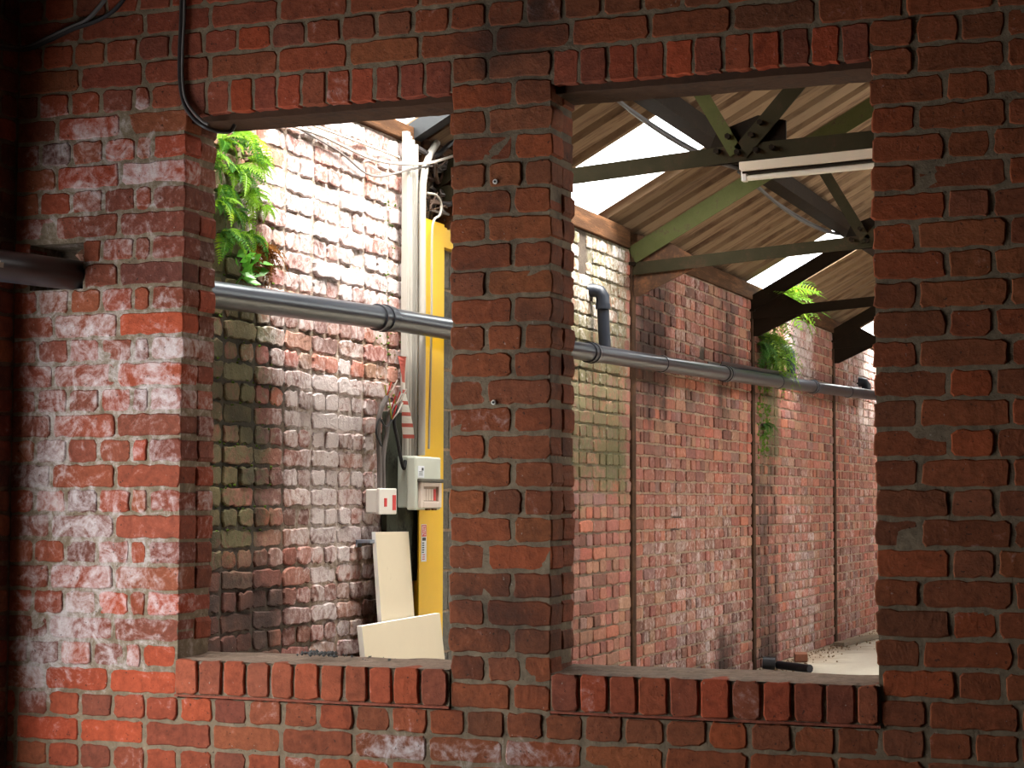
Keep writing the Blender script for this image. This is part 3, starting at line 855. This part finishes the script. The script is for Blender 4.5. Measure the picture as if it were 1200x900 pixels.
# ------------------------------------------------------------------ electrics in the left opening
def conduit(y, r, z0, z1, mat, label, pts=None):
    b = MB()
    b.tube(pts or [(-3.368, y, z0), (-3.366, y+.003, (z0+z1)/2), (-3.368, y-.006, z1)], r, 10)
    return tag(b.build('conduit', mat, smooth=True), label, 'conduit', 'white conduits beside the yellow column')
def trunk(y0, y1, label):
    b = MB(); b.box((-3.385, y0, 1.415), (-3.358, y1, 2.815)); b.box((-3.358, y0+.004, 1.418), (-3.355, y1-.004, 2.81))
    return tag(b.build('conduit', M_CONDUIT, bevel=.003), label, 'conduit', 'white conduits beside the yellow column')
trunk(7.348, 7.376, 'wide white trunking, leftmost of the vertical conduits')
conduit(7.398, .011, 1.415, 2.80, M_CONDUIT, 'round white conduit next to the wide trunking')
conduit(7.428, .010, 1.415, 2.79, M_CONDUIT2, 'greyish conduit in the middle of the vertical conduits')
conduit(7.460, .012, 1.415, 2.775, M_CONDUIT, 'white conduit fourth from the left, in front of the dark gap')
conduit(7.53, .016, 0, 0, M_CONDUIT, 'white conduit with a curved top, closest to the yellow column',
        [(-3.330, 7.448, 1.42), (-3.330, 7.450, 1.9), (-3.332, 7.448, 2.48), (-3.335, 7.458, 2.60), (-3.338, 7.49, 2.68), (-3.342, 7.55, 2.75), (-3.348, 7.64, 2.815)])
def cable(name, pts, r, mat, label, group=None, n=6):
    b = MB(); b.tube(pts, r, n); return tag(b.build(name, mat, smooth=True), label, 'cable', group)
def smooth_pts(pts, k=5):
    P = [Vector(p) for p in pts]; P = [P[0]*2-P[1]] + P + [P[-1]*2-P[-2]]; out = []
    for i in range(1, len(P)-2):
        for s in range(k):
            t = s/k; a, b_, c, d = P[i-1:i+3]
            out.append(.5*((2*b_)+(c-a)*t+(2*a-5*b_+4*c-d)*t*t+(3*b_-a-3*c+d)*t**3))
    return out + [P[-2]]
WX = XW + .012
cable('cable', smooth_pts([(WX, 6.27, 2.65), (WX+.004, 6.60, 2.66), (WX+.006, 7.05, 2.645), (-3.345, 7.32, 2.665), (-3.315, 7.50, 2.70), (-3.30, 7.66, 2.75), (-3.30, 7.80, 2.79)]), .0065, M_PALECABLE, 'pale cable strung across the white wall to the conduits', 'cables on the pale wall')
cable('cable', smooth_pts([(WX, 6.35, 2.66), (WX+.004, 6.75, 2.625), (WX+.006, 7.06, 2.575), (-3.345, 7.36, 2.65), (-3.318, 7.52, 2.69)]), .0045, M_GREYCABLE, 'thin grey cable drooping lowest across the white wall', 'cables on the pale wall')
cable('cable', smooth_pts([(WX, 6.50, 2.69), (WX+.004, 6.95, 2.695), (WX+.003, 7.33, 2.70)]), .006, M_PALECABLE, 'short pale cable tacked just under the timber plate', 'cables on the pale wall')
cable('cable', smooth_pts([(-3.325, 7.515, 1.45), (-3.320, 7.525, 2.0), (-3.318, 7.52, 2.36), (-3.315, 7.535, 2.45), (-3.31, 7.585, 2.48), (-3.31, 7.605, 2.53), (-3.315, 7.565, 2.565), (-3.33, 7.49, 2.565)]), .0055, M_CONDUIT, 'thin white cable looping at the top of the yellow column')

# dark backboard, consumer unit, switch
b = MB(); b.box((XW+.002, 7.20, .88), (-3.376, 7.515, 1.60)); tag(b.build('backboard', M_WOOD, bevel=.004), 'dark damp board behind the consumer unit', 'board')
cu = thing('consumer_unit', (-3.32, 7.39, 1.19), 'grey white consumer unit box mounted beside the yellow column', 'fuse box')
b = MB(); b.box((-3.376, 7.300, 1.195), (-3.315, 7.535, 1.415)); b.build('back_box', M_BOX, cu, bevel=.006)
b = MB(); b.box((-3.3155, 7.262, 1.186), (-3.272, 7.528, 1.412)); cover = b.build('cover', M_BOX, cu, bevel=.008)
b = MB(); b.box((-3.2725, 7.282, 1.322), (-3.2700, 7.345, 1.372)); lb = b.build('paper_label', M_PAPER, cover)
b = MB(); b.box((-3.2700, 7.318, 1.352), (-3.2694, 7.336, 1.364))
for z in (1.346, 1.339, 1.332): b.box((-3.2700, 7.29, z), (-3.2695, 7.330, z+.0022))
b.build('label_print', M_BLACK, cover)
b = MB(); b.box((-3.2725, 7.275, 1.302), (-3.252, 7.515, 1.318)); b.build('hood', simple('dark grey lip', (.12, .11, .09), .6), cover, bevel=.004)
M_PINK = simple('pinkish white plastic', (.66, .55, .47), .45, var=.06)
b = MB()
for (ya, yb_, za, zb) in ((7.285, 7.315, 1.195, 1.302), (7.475, 7.505, 1.195, 1.302), (7.315, 7.475, 1.195, 1.222), (7.315, 7.475, 1.285, 1.302)):
    b.box((-3.2725, ya, za), (-3.258, yb_, zb))
b.build('window_frame', M_PINK, cover, bevel=.003)
b = MB(); b.box((-3.2725, 7.315, 1.222), (-3.2715, 7.475, 1.285)); b.build('breaker_recess', simple('tan recess', (.30, .22, .16), .5), cover)
for i, y in enumerate((7.325, 7.352, 7.379, 7.406, 7.433)):
    b = MB(); b.box((-3.2715, y, 1.226), (-3.264, y+.022, 1.274)); b.build('breaker', M_PINK if i < 4 else M_RED, cover)
for y in (7.36, 7.425):
    b = MB(); b.box((-3.2725, y, 1.184), (-3.262, y+.035, 1.192)); b.build('latch', M_RUST, cover)
sw = thing('isolator_switch', (-3.36, 7.12, 1.17), 'small white switch box with a red label, left of the fuse box', 'switch')
b = MB(); b.box((XW+.008, 7.035, 1.172), (-3.345, 7.195, 1.272)); b.build('back_box', M_WHITE, sw, bevel=.006)
b = MB(); b.box((-3.345, 7.03, 1.168), (-3.330, 7.20, 1.276)); b.build('cover', M_WHITE, sw, bevel=.005)
b = MB(); b.box((-3.330, 7.155, 1.185), (-3.3285, 7.188, 1.248)); b.build('red_label', M_RED, sw)['label'] = 'red label'
b = MB(); b.box((-3.330, 7.075, 1.200), (-3.326, 7.095, 1.235)); b.build('red_rocker', M_RED, sw)
for i in range(4):
    pass
ends = [((7.075, 1.272), (7.07, 1.40), (7.055, 1.53), (7.08, 1.60), (7.135, 1.655)), ((7.10, 1.272), (7.095, 1.40), (7.125, 1.50), (7.15, 1.575), (7.165, 1.60)),
        ((7.30, 1.395), (7.285, 1.36), (7.255, 1.40), (7.22, 1.48), (7.185, 1.55), (7.20, 1.62)), ((7.05, 1.45), (7.0, 1.50), (7.03, 1.56), (7.09, 1.53), (7.15, 1.56))]
M_YG = simple('yellow green wire', (.45, .42, .05), .5)
labels = ['dark grey cable rising from the switch box, left of two', 'grey cable rising from the switch box, right of two', 'black cable looping from the fuse box to the loose wire ends', 'thin black wire coiled on the bricks above the switch box']
for i, e in enumerate(ends):
    pts = smooth_pts([(-3.350 + .006*i, y, z) for y, z in e])
    t = thing('electrical_cable', pts[0], labels[i], 'cable', 'loose cables above the switch box')
    b = MB(); b.tube(pts, (.011, .010, .008, .005)[i], 7); b.build('sheath', (M_GREYCABLE, M_GREYCABLE, M_BLACK, M_BLACK)[i], t, smooth=True)
    q = pts[-1]
    for k, mt_ in enumerate((M_YG, M_RED, M_WHITE)):
        b = MB(); b.tube([q, q+Vector((.01*k, .012*(k-1), .03)), q+Vector((.015*k, .03*(k-.6), .05+.012*k))], .0032, 5); b.build('wire_tip', mt_, t)
# hazard tape hanging beside the conduits
b = MB()
n = 22
for i in range(n+1):
    s = i/n; y = 7.262 + .045*s + .03*s*s; z = 1.835 - .345*s; tw = .012*math.sin(s*5)
    wd = .060 - .025*s
    for (dy, dx) in ((-wd/2, -.006+tw), (wd/2, .006-tw)):
        for th in (0, .0012): b.v.append((-3.340 + dx + th, y+dy, z))
for i in range(n):
    q = i*4
    for f in ([q, q+4, q+6, q+2], [q+1, q+3, q+7, q+5], [q, q+1, q+5, q+4], [q+2, q+6, q+7, q+3]):
        b.f.append(f); b.mi.append(1 if (i % 3 == 0 or i < 6) else 0)
tag(b.build('hazard_tape', [M_WHITE, simple('faded red tape', (.55, .13, .10), .6)], recalc=True), 'red and white tape strip hanging left of the conduits', 'tape')

# cream boards and the shelf bracket
def board(name, pts_top, bot_dx, y0, y1, ztop0, ztop1, xt, th, label):
    t = thing(name, (xt, (y0+y1)/2, 0), label, 'board', None)
    def X(z): return xt + bot_dx*(1 - z/ztop0)
    poly = [(y0, .002), (y1, .002), (y1, ztop1), (y0, ztop0)]
    b = MB(); vs = [(X(z), y, z) for y, z in poly] + [(X(z)-th, y, z) for y, z in poly]
    b.add(vs, [(0,1,2,3), (4,7,6,5)], 0); b.add(vs, [(0,4,5,1), (1,5,6,2), (2,6,7,3), (3,7,4,0)], 1)
    b.build('panel', [M_CREAM, M_EDGE], t)
    return t
board('cream_board', None, .09, 6.995, 7.318, 1.097, 1.094, -3.330, .018, 'tall narrow cream board leaning upright behind the lower board')
board('cream_board', None, .09, 6.745, 7.515, .732, .742, -3.268, .022, 'wide low cream board leaning in front of the yellow column')
b = MB(); b.box((XW+.004, 6.955, 1.052), (-3.335, 7.00, 1.066)); b.box((XW+.004, 6.955, 1.035), (XW+.012, 7.00, 1.066)); tag(b.build('shelf_bracket', simple('blue grey metal', (.25, .28, .34), .4, .5), bevel=.002), 'small grey bracket on the wall at the top of the tall cream board', 'bracket')

# dry tangle in the recess over the yellow column
b = MB(); rng = random.Random(5)
for i in range(120):
    c = Vector((rng.uniform(-3.50, -3.33), rng.uniform(7.60, 8.02), rng.uniform(2.44, 2.76)))
    pts = [c + Vector((rng.uniform(-.03, .03), rng.uniform(-.10, .10), rng.uniform(-.05, .05))) for _ in range(4)]
    b.tube(smooth_pts(pts, 3), rng.choice((.003, .004, .006, .010)), 5, mi=rng.choice((0, 0, 1, 2)))
tag(b.build('stem_tangle', [M_TWIG, M_DARKCABLE, M_GREYCABLE]), 'dark tangle of dry stems and old wires over the yellow column', 'tangle', kind='stuff')
for (lab, pts, r) in (('dusty black cable crossing above the tangle to the roof', [(-3.36, 7.46, 2.76), (-3.34, 7.60, 2.75), (-3.33, 7.75, 2.83), (-3.33, 7.95, 2.90)], .012),):
    cable('cable', smooth_pts(pts), r, M_DARKCABLE, lab)

# ------------------------------------------------------------------ strip light
sl = thing('strip_light', (-1.2, 7.74, 2.62), 'unlit cream fluorescent strip light hung under the nearest truss', 'light')
R = Matrix.Translation((-1.99, 7.745, 2.622)) @ Matrix.Rotation(-math.atan(.037), 4, 'Y')
b = MB(); b.box((0, -.03, 0), (1.52, .03, .034), M=R); b.build('housing', M_LAMP, sl, bevel=.004)
b = MB(); b.box((.01, -.036, -.008), (1.51, .036, .001), M=R); b.build('spine', M_LAMP, sl, bevel=.002)
b = MB(); b.box((.012, -.025, -.016), (1.508, .025, -.008), M=R); b.build('shadow_gap', M_DARKSTEEL, sl)  # dark strip standing in for the shade above the tube
for x in (.004, 1.49):
    b = MB(); b.box((x, -.014, -.048), (x+.024, .014, .0), M=R); b.build('lampholder', M_WHITE, sl, bevel=.004)
b = MB(); b.tube([R @ Vector((.028, 0, -.034)), R @ Vector((1.49, 0, -.034))], .0125, 14); b.build('tube', M_TUBE, sl, smooth=True)

# ------------------------------------------------------------------ plants
def frond_mesh(rng, L, droop, mat_w=.24, n=20):
    """one pinnate frond growing from the origin along +X, drooping in -Z"""
    mb = MB(); pts = []
    for i in range(n+1):
        s = i/n
        pts.append(Vector((L*(s - .25*droop*s*s), .03*L*math.sin(s*2.5)*rng.uniform(.5, 1), L*(.35*s - droop*s*s))))
    mb.tube(pts, [.0022*(1-.8*i/n)*max(1, L/.15)*.8 for i in range(n+1)], 4)
    for i in range(1, n+1):
        s = i/n; p = pts[i]; d = (pts[i]-pts[i-1]).normalized()
        side = d.cross(Vector((0, 0, 1))).normalized()
        ln = L*mat_w*math.sin(math.pi*min(1, .14+.86*s))**.8*(1-.35*s)
        if i == n: ln *= .5
        w = L/n*.42
        for sg in (-1, 1):
            dr = (side*sg + d*.45 + Vector((0, 0, rng.uniform(-.25, .12)))).normalized()
            q = [p - d*w*.3, p + dr*ln*.5 - d*w*.55, p + dr*ln, p + dr*ln*.5 + d*w*.55, p + d*w*.3]
            q[1].z += .004; q[3].z += .004
            mb.add(q, [(0, 1, 2), (0, 2, 4), (4, 2, 3)])
    return mb
def fern(loc, label, count, L, mats, seed, group, droop=(.5, 1.0), spread=1.2, name='fern', lean=0.0):
    rng = random.Random(seed)
    t = thing(name, loc, label, 'fern', group)
    # a little root crown against the wall
    b = MB(); b.tube([Vector(loc)+Vector((-.03, 0, -.005)), Vector(loc)+Vector((.004, 0, .0)), Vector(loc)+Vector((.012, 0, .004))], [.014, .012, .004], 7); b.build('crown', M_TWIG, t)
    for i in range(count):
        l = L*rng.uniform(.6, 1.1)
        mb = frond_mesh(rng, l, rng.uniform(*droop))
        a = (rng.uniform(-1, 1) + lean)*spread; e = rng.uniform(-.9, .35)
        M = Matrix.Translation(loc) @ Matrix.Rotation(a, 4, 'Z') @ Matrix.Rotation(-e*.6, 4, 'Y') @ Matrix.Rotation(rng.uniform(-.6, .6), 4, 'X')
        mb.v = [tuple(M @ Vector(p)) for p in mb.v]
        mb.build('frond', mats[i % len(mats)], t, recalc=False)
FX = XW + .012
G = 'ferns on the wall in the left opening'
fern((FX, 5.93, 2.545), 'lush fern clump topmost in the left opening, under the lintel', 15, .19, [M_FROND, M_FROND, M_FROND_D], 1, G)
fern((FX, 5.90, 2.405), 'bright fern clump second from the top in the left opening', 14, .18, [M_FROND, M_FROND, M_FROND_D], 2, G)
fern((FX, 5.97, 2.33), 'yellow green fern spreading right in the middle of the left opening plants', 12, .17, [M_FROND], 3, G, lean=.3)
fern((FX, 5.78, 2.27), 'fern close to the left jamb, level with the middle of the clumps', 11, .16, [M_FROND, M_FROND_D], 4, G)
fern((FX, 5.85, 2.17), 'low fern beside the left jamb, just above the small leaved plant', 13, .16, [M_FROND, M_FROND_D], 5, G)
fern((FX, 6.03, 2.19), 'green fern directly above the brown withered fern', 11, .14, [M_FROND, M_FROND_D], 6, G)
fern((FX, 6.075, 2.15), 'withered brown fern hanging on the pale bricks', 30, .17, [M_DRY], 7, None, droop=(.8, 1.3), name='dry_fern')
fern((FX, 6.13, 2.31), 'small fern sprig farthest right on the white bricks', 4, .11, [M_FROND], 8, G)
fern((FX, 5.72, 2.42), 'fern half hidden by the left jamb, second clump down', 9, .15, [M_FROND_D, M_FROND], 9, G)
fern((FX, 6.04, 2.47), 'feathery fern just right of the topmost clump, on the white bricks', 12, .13, [M_FROND], 10, G)
fern((FX, 5.83, 2.335), 'small dense fern tucked between the middle clumps of the left opening', 14, .12, [M_FROND, M_FROND_D], 12, G)
fern((FX, 5.93, 2.255), 'small fern under the yellow green spreading fern', 12, .11, [M_FROND, M_FROND_D], 13, G)
fern((FX, 5.84, 2.50), 'small fern left of the topmost clump, by the jamb', 12, .13, [M_FROND, M_FROND_D], 15, G)
# broad-leaved seedling on the pipe
t = thing('seedling', (FX, 5.97, 2.03), 'small broad leaved plant rooted just above the drainpipe', 'plant')
rng = random.Random(3)
b = MB(); b.tube([(FX-.02, 5.97, 2.0), (FX+.01, 5.97, 2.03), (FX+.03, 5.965, 2.09)], .004, 5); b.build('stem', M_LEAF, t)
for i in range(14):
    p = Vector((FX+.012+.01*rng.random(), 5.97+rng.uniform(-.05, .06), 2.02+rng.uniform(0, .09)))
    d = Vector((rng.uniform(.3, 1), rng.uniform(-1, 1), rng.uniform(-.5, .8))).normalized()
    l = rng.uniform(.04, .09); s = d.cross(Vector((1, .2, .4))).normalized()*l*.27
    b = MB(); b.add([p, p+d*l*.35+s, p+d*l*.7+s*.8, p+d*l, p+d*l*.7-s*.8, p+d*l*.35-s, p+d*l*.5-Vector((.006, 0, .004))], [(0,1,6), (1,2,6), (2,3,6), (3,4,6), (4,5,6), (5,0,6)])
    b.build('leaf', M_LEAF, t, recalc=False)
# hanging fern curtain beyond
G2 = 'ferns hanging under the far eaves'
fern((FX, 13.82, 2.76), 'bright fern above the dark truss, lit by the far rooflight', 26, .55, [M_FROND], 21, G2, droop=(.25, .6), lean=.25)
fern((FX, 13.78, 2.62), 'fern curtain just under the dark truss tie', 18, .34, [M_FROND, M_FROND, M_FROND_D], 22, G2, droop=(.9, 1.4))
fern((FX, 13.86, 2.46), 'fern in the middle of the hanging curtain right of the dark column', 20, .36, [M_FROND, M_FROND, M_FROND_D], 23, G2, droop=(.9, 1.4))
fern((FX, 13.92, 2.32), 'lowest big fern of the curtain, spilling over the gutter length', 20, .36, [M_FROND, M_FROND, M_FROND_D], 24, G2, droop=(.8, 1.3), lean=.2)
fern((FX, 13.74, 2.38), 'dark green fern against the dark column, left of the curtain', 14, .26, [M_FROND_D], 25, G2, droop=(.9, 1.4))
fern((FX, 13.86, 1.80), 'small creeping sprig below the drainpipe under the fern curtain', 7, .16, [M_FROND_D], 26, None, droop=(.9, 1.3))
# moss along joints
b = MB(); rng = random.Random(14)
def tuft(y, z, r):
    c = Vector((XW+.001, y, z)); vs = []; n = 6
    for k in range(n): a = 2*math.pi*k/n; vs.append(c+Vector((-.004, math.cos(a)*r*rng.uniform(.7, 1.5), math.sin(a)*r*rng.uniform(.5, .9))))
    vs.append(c+Vector((r*.55, 0, 0)))
    b.add(vs, [(k, (k+1) % n, n) for k in range(n)])
for i in range(220):
    z = 1.1 + rng.random()*1.55; z = round(z/.0752)*.0752 - .004 + rng.uniform(-.012, .012)
    tuft(5.62 + rng.random()**1.4*.65, z, rng.uniform(.003, .009))
for i in range(90):
    z = rng.uniform(1.6, 2.5); tuft(7.27 + rng.gauss(0, .05), z, rng.uniform(.003, .008))
for i in range(160):
    tuft(13.70 + rng.random()*.40, rng.uniform(1.55, 2.6), rng.uniform(.012, .03))
tag(b.build('moss', M_MOSS, recalc=False), 'tufts of green moss growing in the mortar joints of the side wall', 'moss', kind='stuff')

# ------------------------------------------------------------------ small things on the near wall, sill and floor
YF = D - .010
cable('cable', smooth_pts([(-2.975, YF, 3.0), (-2.970, YF, 2.72), (-2.974, YF, 2.58), (-2.972, YF, 2.48), (-2.957, YF, 2.41), (-2.925, YF, 2.365), (-2.885, YF-.002, 2.335), (-2.858, D+.02, 2.325), (-2.84, D+.06, 2.33), (-2.828, D+.07, 2.352)]), .0062, M_DARKCABLE, 'dark cable hanging down the wall into the top left corner of the left opening', None, 8)
cable('cable', smooth_pts([(-2.962, YF-.004, 3.0), (-2.957, YF-.004, 2.72), (-2.961, YF-.004, 2.58), (-2.960, YF-.004, 2.48), (-2.946, YF-.004, 2.415), (-2.90, YF-.004, 2.36), (-2.87, YF-.004, 2.34)]), .0048, M_GREYCABLE, 'thinner grey cable clipped beside the dark hanging cable', None, 8)
cable('cable', smooth_pts([(-3.545, D-.20, 2.60), (-3.532, YF-.01, 2.626), (-3.449, YF, 2.652), (-3.362, YF, 2.679), (-3.30, YF, 2.70), (-3.24, YF, 2.755), (-3.18, YF, 2.83)]), .007, M_GREYCABLE, 'grey cable crossing the dark top left corner, upper of two', 'cables in the top left corner')
cable('cable', smooth_pts([(-3.540, D-.20, 2.594), (-3.528, YF-.012, 2.620), (-3.445, YF, 2.643), (-3.355, YF, 2.672), (-3.27, YF, 2.690), (-3.20, YF, 2.722), (-3.14, YF, 2.79)]), .007, M_DARKCABLE, 'black cable crossing the dark top left corner, lower of two', 'cables in the top left corner')
def hook(x, z, label):
    t = thing('wall_plug', (x, D, z), label, 'wall plug', 'wall plugs in the middle pier')
    b = MB(); b.tube([(x, D+.03, z), (x, D-.006, z)], .007, 10); b.build('plug', M_WHITE, t)
    b = MB(); b.tube([(x, D-.0055, z), (x, D-.008, z)], .0035, 8); b.build('socket', M_BLACK, t)
hook(-1.954, 2.115, 'small white wall plug high on the middle brick pier')
hook(-1.957, 1.497, 'small white wall plug at mid height on the middle brick pier')
b = MB(); rng = random.Random(8)
def chip(b, c, r):
    vs = [Vector(c)+Vector((rng.uniform(.6, 1)*r*x, rng.uniform(.6, 1)*r*y, rng.uniform(.5, .9)*r*z)) for x, y, z in ((1,0,0), (-1,0,0), (0,1,0), (0,-1,0), (0,0,1), (0,0,-1))]
    b.add(vs, [(0,2,4), (2,1,4), (1,3,4), (3,0,4), (2,0,5), (1,2,5), (3,1,5), (0,3,5)])
for i in range(60):
    chip(b, (-2.54+rng.gauss(0, .035), D+.10+rng.gauss(0, .02), ZS+.010+rng.random()*.008), rng.uniform(.004, .010))
for i in range(14):
    chip(b, (-2.43+rng.uniform(-.1, .15), D+.10+rng.gauss(0, .03), ZS+.008), rng.uniform(.002, .006))
tag(b.build('stone_chips', M_STONE, recalc=False), 'little heap of dark stone chips on the left sill', 'rubble', kind='stuff')
# broken brick in the pipe hole
b = MB(); rng = random.Random(2)
chip(b, (-3.345, D+.075, 1.975), .036); chip(b, (-3.315, D+.06, 1.965), .030); chip(b, (-3.375, D+.09, 1.985), .028); chip(b, (-3.312, D+.10, 1.985), .028)
tag(b.build('brick_rubble', simple('broken brick', (.42, .22, .15), .9, var=.5, scale=60, bumps=.5), recalc=False), 'broken brick bits lodged over the pipe where it enters the wall', 'rubble')
# floor debris
b = MB(); b.tube([(-3.25, 13.66, .036), (-2.97, 13.46, .034)], .030, 12); t = tag(b.build('pipe_offcut', M_PIPE2, smooth=True), 'black pipe offcut lying on the floor by the wall', 'pipe')
b = MB(); b.tube([(-3.36, 13.64, .05), (-3.27, 13.66, .045)], .045, 12); b.build('grey_socket', M_PIPE, None, smooth=True)
gs = bpy.data.objects['grey_socket']; gs.parent = t
b = MB(); Mx = Matrix.Translation((-3.26, 14.45, .0)) @ Matrix.Rotation(.25, 4, 'Z'); b.box((-.05, -.11, .004), (.05, .11, .065), M=Mx)
tag(b.build('loose_brick', simple('loose brick', (.20, .085, .055), .9, var=.4, bumps=.4), bevel=.006), 'loose brick on the floor against the side wall', 'brick')
b = MB(); Mx = Matrix.Translation((-3.24, 16.6, .0)) @ Matrix.Rotation(-.10, 4, 'Z'); b.box((-.05, -.55, .004), (.05, .55, .035), M=Mx)
tag(b.build('plank', simple('grey plank', (.20, .155, .115), .85, var=.3, stretch=(6, .5, 6)), bevel=.004), 'short grey plank lying on the floor farther along the wall', 'plank')
b = MB(); rng = random.Random(77)
for i in range(420):
    y = rng.uniform(12.5, 19); chip(b, (XW+.04+abs(rng.gauss(0, .14)), y, .008), rng.uniform(.004, .013))
tag(b.build('floor_rubble', simple('earthy rubble', (.22, .15, .10), .95, var=.5, scale=30), recalc=False), 'earth and small rubble along the foot of the side wall', 'rubble', kind='stuff')
